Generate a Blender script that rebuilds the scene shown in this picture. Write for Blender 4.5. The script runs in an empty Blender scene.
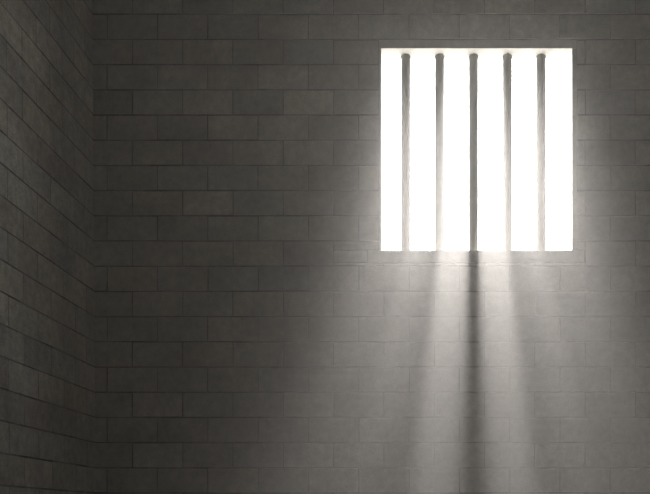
import bpy, bmesh, math, random
from mathutils import Vector

rnd = random.Random(7)
scene = bpy.context.scene
COL = scene.collection

# ------------------------------------------------------------------ measures
# back wall inner face lies in the plane y = 0, the room is at y < 0
D = 6.6                      # camera to back wall
F = 830.0                    # focal length in pixels of a 650 wide frame
PPM = F / D                  # pixels per metre on the back wall
VX, VY = 428.0, 520.0        # where the view axis meets the frame
CAM_Z = 1.25
def wx(px, y=0.0): return (px - VX) / F * (D + y)
def wz(py, y=0.0): return CAM_Z + (VY - py) / F * (D + y)

T = 0.15                     # thickness of the outer wall
COURSE = 25.2 / PPM
BLOCK = 50.3 / PPM
Z_REF = wz(14.2)             # a bed joint on the back wall
X_REF = wx(157.5)            # a head joint of the even courses
ROOM_TOP = 5.75
ROOM_BACK = -9.2
X_LEFT = wx(94.3)
X_RIGHT = X_LEFT + 6.3

WX0, WX1 = wx(381.2), wx(572.2)
WZ0, WZ1 = wz(250.3), wz(48.3)

# ------------------------------------------------------------------ materials
def new_mat(name):
    m = bpy.data.materials.new(name); m.use_nodes = True
    nt = m.node_tree; nt.nodes.clear()
    out = nt.nodes.new('ShaderNodeOutputMaterial')
    return m, nt, out
def N(nt, t, **kw):
    n = nt.nodes.new(t)
    for k, v in kw.items(): setattr(n, k, v)
    return n
def L(nt, a, b): nt.links.new(a, b)
def ramp(nt, stops):
    n = N(nt, 'ShaderNodeValToRGB'); e = n.color_ramp.elements
    while len(e) < len(stops): e.new(0.5)
    for i, (p, c) in enumerate(stops):
        e[i].position = p; e[i].color = (c[0], c[1], c[2], 1) if len(c) == 3 else c
    return n
def noise(nt, coord, scale, detail=4, rough=0.6):
    n = N(nt, 'ShaderNodeTexNoise'); n.inputs['Scale'].default_value = scale
    n.inputs['Detail'].default_value = detail; n.inputs['Roughness'].default_value = rough
    L(nt, coord, n.inputs['Vector']); return n
def mixrgb(nt, mode, fac, a, b):
    n = N(nt, 'ShaderNodeMix', data_type='RGBA', blend_type=mode)
    n.inputs[0].default_value = fac
    for s, v in ((6, a), (7, b)):
        if isinstance(v, tuple): n.inputs[s].default_value = (*v, 1)
        else: L(nt, v, n.inputs[s])
    return n.outputs[2]

def concrete(name, base, use_tone=True, contrast=1.0, bump=0.2):
    m, nt, out = new_mat(name)
    tc = N(nt, 'ShaderNodeTexCoord').outputs['Object']
    blot = noise(nt, tc, 2.3, 5, 0.6)
    mid = noise(nt, tc, 17.0, 5, 0.65)
    fine = noise(nt, tc, 140.0, 3, 0.7)
    d = 0.27 * contrast
    rb = ramp(nt, [(0.30, (1 - d,) * 3), (0.70, (1 + d * 0.7,) * 3)]); L(nt, blot.outputs['Fac'], rb.inputs[0])
    rm = ramp(nt, [(0.30, (1 - d,) * 3), (0.72, (1 + d,) * 3)]); L(nt, mid.outputs['Fac'], rm.inputs[0])
    rf = ramp(nt, [(0.30, (1 - 1.6 * d,) * 3), (0.70, (1 + d,) * 3)]); L(nt, fine.outputs['Fac'], rf.inputs[0])
    c = mixrgb(nt, 'MULTIPLY', 1.0, base, rb.outputs[0])
    c = mixrgb(nt, 'MULTIPLY', 1.0, c, rm.outputs[0])
    c = mixrgb(nt, 'MULTIPLY', 1.0, c, rf.outputs[0])
    if use_tone:
        at = N(nt, 'ShaderNodeAttribute', attribute_name='tone')
        c = mixrgb(nt, 'MULTIPLY', 1.0, c, at.outputs['Color'])
    # small dark pores
    vo = N(nt, 'ShaderNodeTexVoronoi'); vo.inputs['Scale'].default_value = 46.0; L(nt, tc, vo.inputs['Vector'])
    pr = ramp(nt, [(0.05, (0.6,) * 3), (0.16, (1.0,) * 3)]); L(nt, vo.outputs['Distance'], pr.inputs[0])
    c = mixrgb(nt, 'MULTIPLY', 0.6, c, pr.outputs[0])
    b = N(nt, 'ShaderNodeBsdfPrincipled'); b.inputs['Roughness'].default_value = 0.9
    b.inputs['Specular IOR Level'].default_value = 0.2
    L(nt, c, b.inputs['Base Color'])
    add = N(nt, 'ShaderNodeMath', operation='ADD'); L(nt, mid.outputs['Fac'], add.inputs[0]); L(nt, fine.outputs['Fac'], add.inputs[1])
    bp = N(nt, 'ShaderNodeBump'); bp.inputs['Strength'].default_value = bump; bp.inputs['Distance'].default_value = 0.006
    L(nt, add.outputs[0], bp.inputs['Height']); L(nt, bp.outputs[0], b.inputs['Normal'])
    L(nt, b.outputs[0], out.inputs['Surface'])
    return m

def mortar(name, light, dark):
    m, nt, out = new_mat(name)
    tc = N(nt, 'ShaderNodeTexCoord').outputs['Object']
    n = noise(nt, tc, 3.1, 4, 0.7)
    r = ramp(nt, [(0.36, dark), (0.60, light)]); L(nt, n.outputs['Fac'], r.inputs[0])
    b = N(nt, 'ShaderNodeBsdfPrincipled'); b.inputs['Roughness'].default_value = 0.95
    b.inputs['Specular IOR Level'].default_value = 0.1
    L(nt, r.outputs[0], b.inputs['Base Color']); L(nt, b.outputs[0], out.inputs['Surface'])
    return m

BASE = (0.392, 0.376, 0.340)
M_BLOCK = concrete('block_concrete', BASE)
M_MORTAR = mortar('joint_mortar', (0.19, 0.18, 0.165), (0.03, 0.028, 0.025))
M_LINING = concrete('lining_concrete', (0.36, 0.347, 0.32), use_tone=False, contrast=0.8)
M_REVEAL = concrete('glare_reveal', (0.82, 0.80, 0.76), use_tone=False, contrast=0.5)  # glare of the opening put into the colour, paler than the lining
M_FLOOR = concrete('floor_concrete', (0.22, 0.213, 0.20), use_tone=False)
M_CEIL = concrete('ceiling_concrete', (0.55, 0.535, 0.505), use_tone=False)
M_GROUND = concrete('yard_concrete', (0.45, 0.44, 0.42), use_tone=False)

def steel():
    m, nt, out = new_mat('painted_steel')
    tc = N(nt, 'ShaderNodeTexCoord').outputs['Object']
    n = noise(nt, tc, 22.0, 5, 0.7)
    r = ramp(nt, [(0.35, (0.13, 0.123, 0.112)), (0.65, (0.17, 0.162, 0.148))]); L(nt, n.outputs['Fac'], r.inputs[0])
    b = N(nt, 'ShaderNodeBsdfPrincipled'); b.inputs['Roughness'].default_value = 0.9; b.inputs['Specular IOR Level'].default_value = 0.05
    b.inputs['Metallic'].default_value = 0.0
    L(nt, r.outputs[0], b.inputs['Base Color'])
    bp = N(nt, 'ShaderNodeBump'); bp.inputs['Strength'].default_value = 0.1; bp.inputs['Distance'].default_value = 0.002
    L(nt, n.outputs['Fac'], bp.inputs['Height']); L(nt, bp.outputs[0], b.inputs['Normal'])
    L(nt, b.outputs[0], out.inputs['Surface'])
    return m
M_STEEL = steel()

# ------------------------------------------------------------------ helpers
def link_mesh(name, bm, mats, parent=None):
    bmesh.ops.recalc_face_normals(bm, faces=bm.faces)
    me = bpy.data.meshes.new(name); bm.to_mesh(me); bm.free()
    o = bpy.data.objects.new(name, me); COL.objects.link(o)
    for m in mats: me.materials.append(m)
    if parent: o.parent = parent
    return o
def struct(o, label, cat):
    o['kind'] = 'structure'; o['label'] = label; o['category'] = cat; return o

def add_box(bm, lo, hi, mat=0, bevel=0.0):
    r = bmesh.ops.create_cube(bm, size=1.0)
    for v in r['verts']:
        v.co = Vector([(lo[i] + hi[i]) / 2 + v.co[i] * (hi[i] - lo[i]) for i in range(3)])
    fs = list({f for v in r['verts'] for f in v.link_faces})
    for f in fs: f.material_index = mat
    if bevel:
        es = list({e for f in fs for e in f.edges})
        bmesh.ops.bevel(bm, geom=es, offset=bevel, segments=2, affect='EDGES', profile=0.5)

JOINT, JOINT_UP = 0.0095, 0.0065    # bed joints, thinner head joints
RECESS = 0.0015
def block_faces(bm, tone, u0, u1, v0, v1, to_world):
    """One block face of the wall: a chamfered panel standing RECESS proud of the mortar bed."""
    h, hu = JOINT / 2, JOINT_UP / 2
    j = lambda: rnd.uniform(-0.0018, 0.0018)
    a0, a1, b0, b1 = u0 + hu + j(), u1 - hu + j(), v0 + h + j(), v1 - h + j()
    if a1 - a0 < 0.012 or b1 - b0 < 0.012: return
    c = 0.001
    p = rnd.uniform(-0.0004, 0.0004)
    ring = []
    for du, h_ in ((0.0, -RECESS - 0.004), (0.0, p - c * 0.8), (c, p)):
        ring.append([bm.verts.new(to_world(u, v, h_)) for u, v in ((a0 + du, b0 + du), (a1 - du, b0 + du), (a1 - du, b1 - du), (a0 + du, b1 - du))])
    g = rnd.gauss(0, 0.07)
    w, q = rnd.gauss(0, 0.018), rnd.gauss(0, 0.014)
    t = (1 + g + w, 1 + g + q, 1 + g - w, 1)
    fs = [bm.faces.new(ring[2])]
    for k in (0, 1):
        for i in range(4):
            fs.append(bm.faces.new((ring[k][i], ring[k][(i + 1) % 4], ring[k + 1][(i + 1) % 4], ring[k + 1][i])))
    for i, f in enumerate(fs):
        f.material_index = 0 if i == 0 else 1            # the edges are smeared with mortar
        for lp in f.loops: lp[tone] = t

def lay_blocks(bm, tone, u0, u1, v0, v1, u_ref, to_world, hole=None):
    """Running bond between u0..u1 and v0..v1; blocks are cut round the hole."""
    k0 = math.floor((v0 - Z_REF) / COURSE) - 1
    k1 = math.ceil((v1 - Z_REF) / COURSE) + 1
    for k in range(k0, k1):
        b0, b1 = max(v0, Z_REF + k * COURSE), min(v1, Z_REF + (k + 1) * COURSE)
        if b1 - b0 < 0.02: continue
        course_from_top = -k - 1                       # course just below Z_REF is number 0
        off = u_ref + (0 if course_from_top % 2 == 0 else BLOCK / 2)
        n0 = math.floor((u0 - off) / BLOCK) - 1
        n1 = math.ceil((u1 - off) / BLOCK) + 1
        for n in range(n0, n1):
            a0, a1 = max(u0, off + n * BLOCK), min(u1, off + (n + 1) * BLOCK)
            if a1 - a0 < 0.02: continue
            rects = [(a0, a1, b0, b1)]
            if hole:
                for hx0, hx1, hz0, hz1 in hole:
                    nxt = []
                    for r in rects:
                        x0, x1, z0, z1 = r
                        if x1 <= hx0 or x0 >= hx1 or z1 <= hz0 or z0 >= hz1: nxt.append(r); continue
                        if z1 > hz1: nxt.append((x0, x1, hz1, z1))
                        if z0 < hz0: nxt.append((x0, x1, z0, hz0))
                        zz0, zz1 = max(z0, hz0), min(z1, hz1)
                        if x0 < hx0: nxt.append((x0, hx0, zz0, zz1))
                        if x1 > hx1: nxt.append((hx1, x1, zz0, zz1))
                    rects = nxt
            for r in rects: block_faces(bm, tone, *r, to_world)

# ------------------------------------------------------------------ the window lining (measures first, the wall is cut round it)
LJ, RJ, HEAD, SILL = 2.5 / PPM, 4.5 / PPM, 8.3 / PPM, 12.5 / PPM
FX0, FX1 = WX0 - LJ, WX1 + RJ
FZ1 = WZ1 + HEAD
SX0, SX1, SZ0 = wx(367.5), wx(584.6), WZ0 - SILL
holes = [(FX0, FX1, WZ0 - 0.001, FZ1), (SX0, SX1, SZ0, WZ0)]

# ------------------------------------------------------------------ back wall
bm = bmesh.new(); tone = bm.loops.layers.float_color.new('tone')
lay_blocks(bm, tone, X_LEFT - 0.02, X_RIGHT + 0.02, 0.0, ROOM_TOP, X_REF, lambda u, v, h: Vector((u, -h - 0.0, v)), holes)
# the bed behind the blocks, full thickness, with the window hole left open
def slab(bm, x0, x1, z0, z1, y0, y1): add_box(bm, (x0, y0, z0), (x1, y1, z1), 1)
Y0, Y1 = RECESS, T
gx = 0.35
slab(bm, X_LEFT - gx, FX0, 0.0, ROOM_TOP, Y0, Y1)
slab(bm, FX1, X_RIGHT + gx, 0.0, ROOM_TOP, Y0, Y1)
slab(bm, FX0, FX1, FZ1, ROOM_TOP, Y0, Y1)
slab(bm, FX0, FX1, 0.0, SZ0, Y0, Y1)
for f in bm.faces:
    if f.material_index == 1:
        for lp in f.loops: lp[tone] = (1, 1, 1, 1)
wall_back = struct(link_mesh('wall_back', bm, [M_BLOCK, M_MORTAR]),
                   'grey concrete block wall with the barred window opening', 'wall')

# ------------------------------------------------------------------ side walls (the one in view leans out a touch towards its top)
LEAN = 3.3 / 494
def side_wall(name, x, sign, label):
    bm = bmesh.new(); tone = bm.loops.layers.float_color.new('tone')
    zmid = wz(247)
    def tw(u, v, h): return Vector((x + sign * (-h) - sign * 0.0 - LEAN * (v - zmid) * (1 if sign < 0 else 0), u, v))
    global JOINT_UP
    JOINT_UP = 0.004
    lay_blocks(bm, tone, ROOM_BACK, 0.0, 0.0, ROOM_TOP, -0.055 * D, tw)
    r = bmesh.ops.create_cube(bm, size=1.0)
    for v in r['verts']:
        u = ROOM_BACK if v.co.y < 0 else 0.0
        z = 0.0 if v.co.z < 0 else ROOM_TOP
        h = -RECESS if v.co.x * sign < 0 else -T
        v.co = tw(u, z, h)
    for f in {f for v in r['verts'] for f in v.link_faces}:
        f.material_index = 1
        for lp in f.loops: lp[tone] = (1, 1, 1, 1)
    return struct(link_mesh(name, bm, [M_BLOCK, M_MORTAR]), label, 'wall')
wall_left = side_wall('wall_left', X_LEFT, -1, 'dark grey concrete block side wall meeting the window wall in the corner')
wall_right = side_wall('wall_right', X_RIGHT, 1, 'grey concrete block side wall beyond the window')

bm = bmesh.new(); tone = bm.loops.layers.float_color.new('tone')
lay_blocks(bm, tone, X_LEFT, X_RIGHT, 0.0, ROOM_TOP, X_REF, lambda u, v, h: Vector((u, ROOM_BACK + h, v)))
add_box(bm, (X_LEFT - 0.35, ROOM_BACK - T, 0), (X_RIGHT + 0.35, ROOM_BACK - RECESS, ROOM_TOP), 1)
for f in bm.faces:
    if f.material_index == 1:
        for lp in f.loops: lp[tone] = (1, 1, 1, 1)
struct(link_mesh('wall_front', bm, [M_BLOCK, M_MORTAR]), 'grey concrete block wall facing the window', 'wall')

bm = bmesh.new(); add_box(bm, (X_LEFT - 0.35, ROOM_BACK - T, -0.2), (X_RIGHT + 0.35, T, 0.0))
struct(link_mesh('floor', bm, [M_FLOOR]), 'bare grey concrete floor of the cell', 'floor')
bm = bmesh.new(); add_box(bm, (X_LEFT - 0.35, ROOM_BACK - T, ROOM_TOP), (X_RIGHT + 0.35, T, ROOM_TOP + 0.2))
struct(link_mesh('ceiling', bm, [M_CEIL]), 'plain grey concrete ceiling of the cell', 'ceiling')
bm = bmesh.new(); add_box(bm, (-25, T + 0.01, -0.3), (25, 40, -0.1))
struct(link_mesh('ground', bm, [M_GROUND]), 'pale concrete yard outside the window', 'ground')

# ------------------------------------------------------------------ window: lining through the wall
win = bpy.data.objects.new('window_1', None); COL.objects.link(win)
win.location = ((WX0 + WX1) / 2, T / 2, WZ0)
struct(win, 'square window opening glaring white behind five bars', 'window')
def lining(name, lo, hi):
    bm = bmesh.new(); add_box(bm, lo, hi, 0, 0.002)
    bm.normal_update()
    for f in bm.faces:                                   # reveal faces get the glare colour, the face flush with the wall is bare
        if abs(f.normal.y) < 0.5: f.material_index = 1
    o = link_mesh(name, bm, [M_LINING, M_REVEAL], win)
    o.matrix_parent_inverse = win.matrix_basis.inverted()
    return o
bpy.context.view_layer.update()
e = 0.0
lining('lintel', (FX0, e, WZ1), (FX1, T, FZ1))
lining('sill', (SX0 + 0.004, e, SZ0 + 0.004), (SX1 - 0.004, T, WZ0))
BAFFLE_END = 0.38      # added baffles outside the jambs, keeping sidelong sky light off the side walls
lining('jamb', (WX0 - 0.1, T + 0.012, WZ0), (WX0, BAFFLE_END, WZ1)).name = 'sky_baffle'  # this pair is added to block light, apart from the jambs
lining('jamb', (WX1, T + 0.012, WZ0), (WX1 + 0.1, BAFFLE_END, WZ1)).name = 'sky_baffle'
lining('jamb', (FX0, e + 0.001, WZ0), (WX0, T + 0.011, WZ1))
lining('jamb', (WX1, e + 0.001, WZ0), (FX1, T + 0.011, WZ1))

# ------------------------------------------------------------------ the five bars
BAR_Y = 0.110
BAR_R = 0.0385
def make_bar():
    bm = bmesh.new()
    n = 28
    zs = [WZ0 + 0.0006, WZ0 + 0.003] + [WZ0 + (WZ1 - WZ0) * i / 12 for i in range(1, 12)] + [WZ1 - 0.003, WZ1 - 0.0006]
    rings = []
    for i, z in enumerate(zs):
        r = BAR_R - (0.0024 if i in (0, len(zs) - 1) else 0.0) + (rnd.uniform(-0.0004, 0.0004) if 1 < i < len(zs) - 2 else 0)
        rings.append([bm.verts.new((r * math.cos(2 * math.pi * k / n), r * math.sin(2 * math.pi * k / n), z - WZ0)) for k in range(n)])
    for a, b in zip(rings, rings[1:]):
        for k in range(n):
            f = bm.faces.new((a[k], a[(k + 1) % n], b[(k + 1) % n], b[k])); f.smooth = True
    bm.faces.new(rings[0][::-1]); bm.faces.new(rings[-1])
    return link_mesh('window_bar', bm, [M_STEEL])
BAR_LABELS = [
    'outermost upright bar on the side of the window nearest the room corner',
    'second upright window bar counted from the side nearest the room corner',
    'middle upright window bar, above the long dark shadow between two bright beams',
    'fourth upright window bar counted from the side nearest the room corner',
    'outermost upright bar on the side of the window away from the room corner',
]
proto = make_bar()
for i, (px, lab) in enumerate(zip((405.8, 439.6, 473.5, 507.4, 541.0), BAR_LABELS)):
    o = proto if i == 0 else proto.copy()
    if i: COL.objects.link(o)
    o.location = (wx(px, BAR_Y), BAR_Y, WZ0)
    o['label'] = lab; o['category'] = 'bar'; o['group'] = 'upright bars across the window'

# ------------------------------------------------------------------ dust in the air of the room
HAZE, HAZE_L, HAZE_B = 0.042, 1.9, 0.22
m, nt, out = new_mat('dusty_air'); m.cycles.volume_sampling = 'EQUIANGULAR'
vs = N(nt, 'ShaderNodeVolumeScatter')
vs.inputs['Color'].default_value = (1.0, 0.965, 0.935, 1)
# the dust hangs thickest by the window wall and thins out into the room
tc = N(nt, 'ShaderNodeTexCoord'); sp = N(nt, 'ShaderNodeSeparateXYZ'); L(nt, tc.outputs['Object'], sp.inputs[0])
def math_node(op, a, b):
    n = N(nt, 'ShaderNodeMath', operation=op)
    for i, v in enumerate((a, b)):
        if v is None: continue
        if isinstance(v, (int, float)): n.inputs[i].default_value = v
        else: L(nt, v, n.inputs[i])
    return n.outputs[0]
dens = math_node('MULTIPLY', math_node('ADD', math_node('EXPONENT', math_node('DIVIDE', sp.outputs['Y'], HAZE_L), None), HAZE_B), HAZE)
L(nt, dens, vs.inputs['Density'])
vs.inputs['Anisotropy'].default_value = 0.35
L(nt, vs.outputs[0], out.inputs['Volume'])
bm = bmesh.new(); add_box(bm, (X_LEFT + 0.03, ROOM_BACK + 0.01, 0.005), (X_RIGHT - 0.01, -0.006, ROOM_TOP - 0.005))
haze = link_mesh('dust_haze', bm, [m])
haze['kind'] = 'stuff'; haze['category'] = 'haze'
haze['label'] = 'dusty air with beams of daylight slanting down from the window'

# ------------------------------------------------------------------ light: overcast glare, a low sun through the window
SKY = 14.0
SUN = 325000.0
SUN_ANGLE, SUN_CONE, AIM_DZ = 2.0, 4.9, -0.08
w = bpy.data.worlds.new('sky'); scene.world = w; w.use_nodes = True
bg = w.node_tree.nodes['Background']
bg.inputs['Color'].default_value = (1.0, 0.985, 0.95, 1); bg.inputs['Strength'].default_value = SKY

SUN_PX, SUN_PY = 473.5, -40.0
SUN_R = 20.0
d = Vector(((SUN_PX - VX) / F, 1.0, (VY - SUN_PY) / F)).normalized()          # towards the sun
AIM = Vector(((WX0 + WX1) / 2, T / 2, (WZ0 + WZ1) / 2 + AIM_DZ))
eye = Vector((0, -D, CAM_Z))
ts = (AIM - eye).length + SUN_R
so_loc = eye + d * ts
sl = bpy.data.lights.new('daylight', 'SPOT'); sl.energy = SUN; sl.shadow_soft_size = SUN_R * math.radians(SUN_ANGLE) / 2
sl.color = (1.0, 0.965, 0.93); sl.spot_size = math.radians(SUN_CONE); sl.spot_blend = 1.0
so = bpy.data.objects.new('daylight', sl); COL.objects.link(so)
so.location = so_loc
so.rotation_euler = (AIM - so_loc).to_track_quat('-Z', 'Y').to_euler()

pl = bpy.data.lights.new('window_portal', 'AREA'); pl.shape = 'RECTANGLE'; pl.size = WX1 - WX0; pl.size_y = WZ1 - WZ0
pl.cycles.is_portal = True
po = bpy.data.objects.new('window_portal', pl); COL.objects.link(po)
po.location = ((WX0 + WX1) / 2, T + 0.005, (WZ0 + WZ1) / 2)
po.rotation_euler = Vector((0, -1, 0)).to_track_quat('-Z', 'Z').to_euler()

# ------------------------------------------------------------------ camera
cd = bpy.data.cameras.new('camera'); cam = bpy.data.objects.new('camera', cd); COL.objects.link(cam)
cam.location = (0, -D, CAM_Z); cam.rotation_euler = (math.pi / 2, 0, 0)
cd.sensor_fit = 'HORIZONTAL'; cd.sensor_width = 36.0; cd.lens = F / 650 * 36.0
cd.shift_x = (325 - VX) / 650; cd.shift_y = (VY - 247) / 650
cd.clip_start = 0.05; cd.clip_end = 200
scene.camera = cam

# ------------------------------------------------------------------ look
vt = scene.view_settings
vt.view_transform = 'Standard'; vt.look = 'None'; vt.exposure = 0.0; vt.gamma = 1.0; vt.use_curve_mapping = False
cy = scene.cycles
cy.use_denoising = True
try: cy.denoiser = 'OPENIMAGEDENOISE'; cy.denoising_input_passes = 'RGB_ALBEDO_NORMAL'; cy.denoising_prefilter = 'ACCURATE'
except Exception: pass
cy.use_adaptive_sampling = False
cy.max_bounces = 10; cy.diffuse_bounces = 6; cy.volume_bounces = 2; cy.transparent_max_bounces = 16
cy.sample_clamp_indirect = 4.0
cy.use_light_tree = False
cy.use_guiding = True; cy.use_surface_guiding = True; cy.use_volume_guiding = True
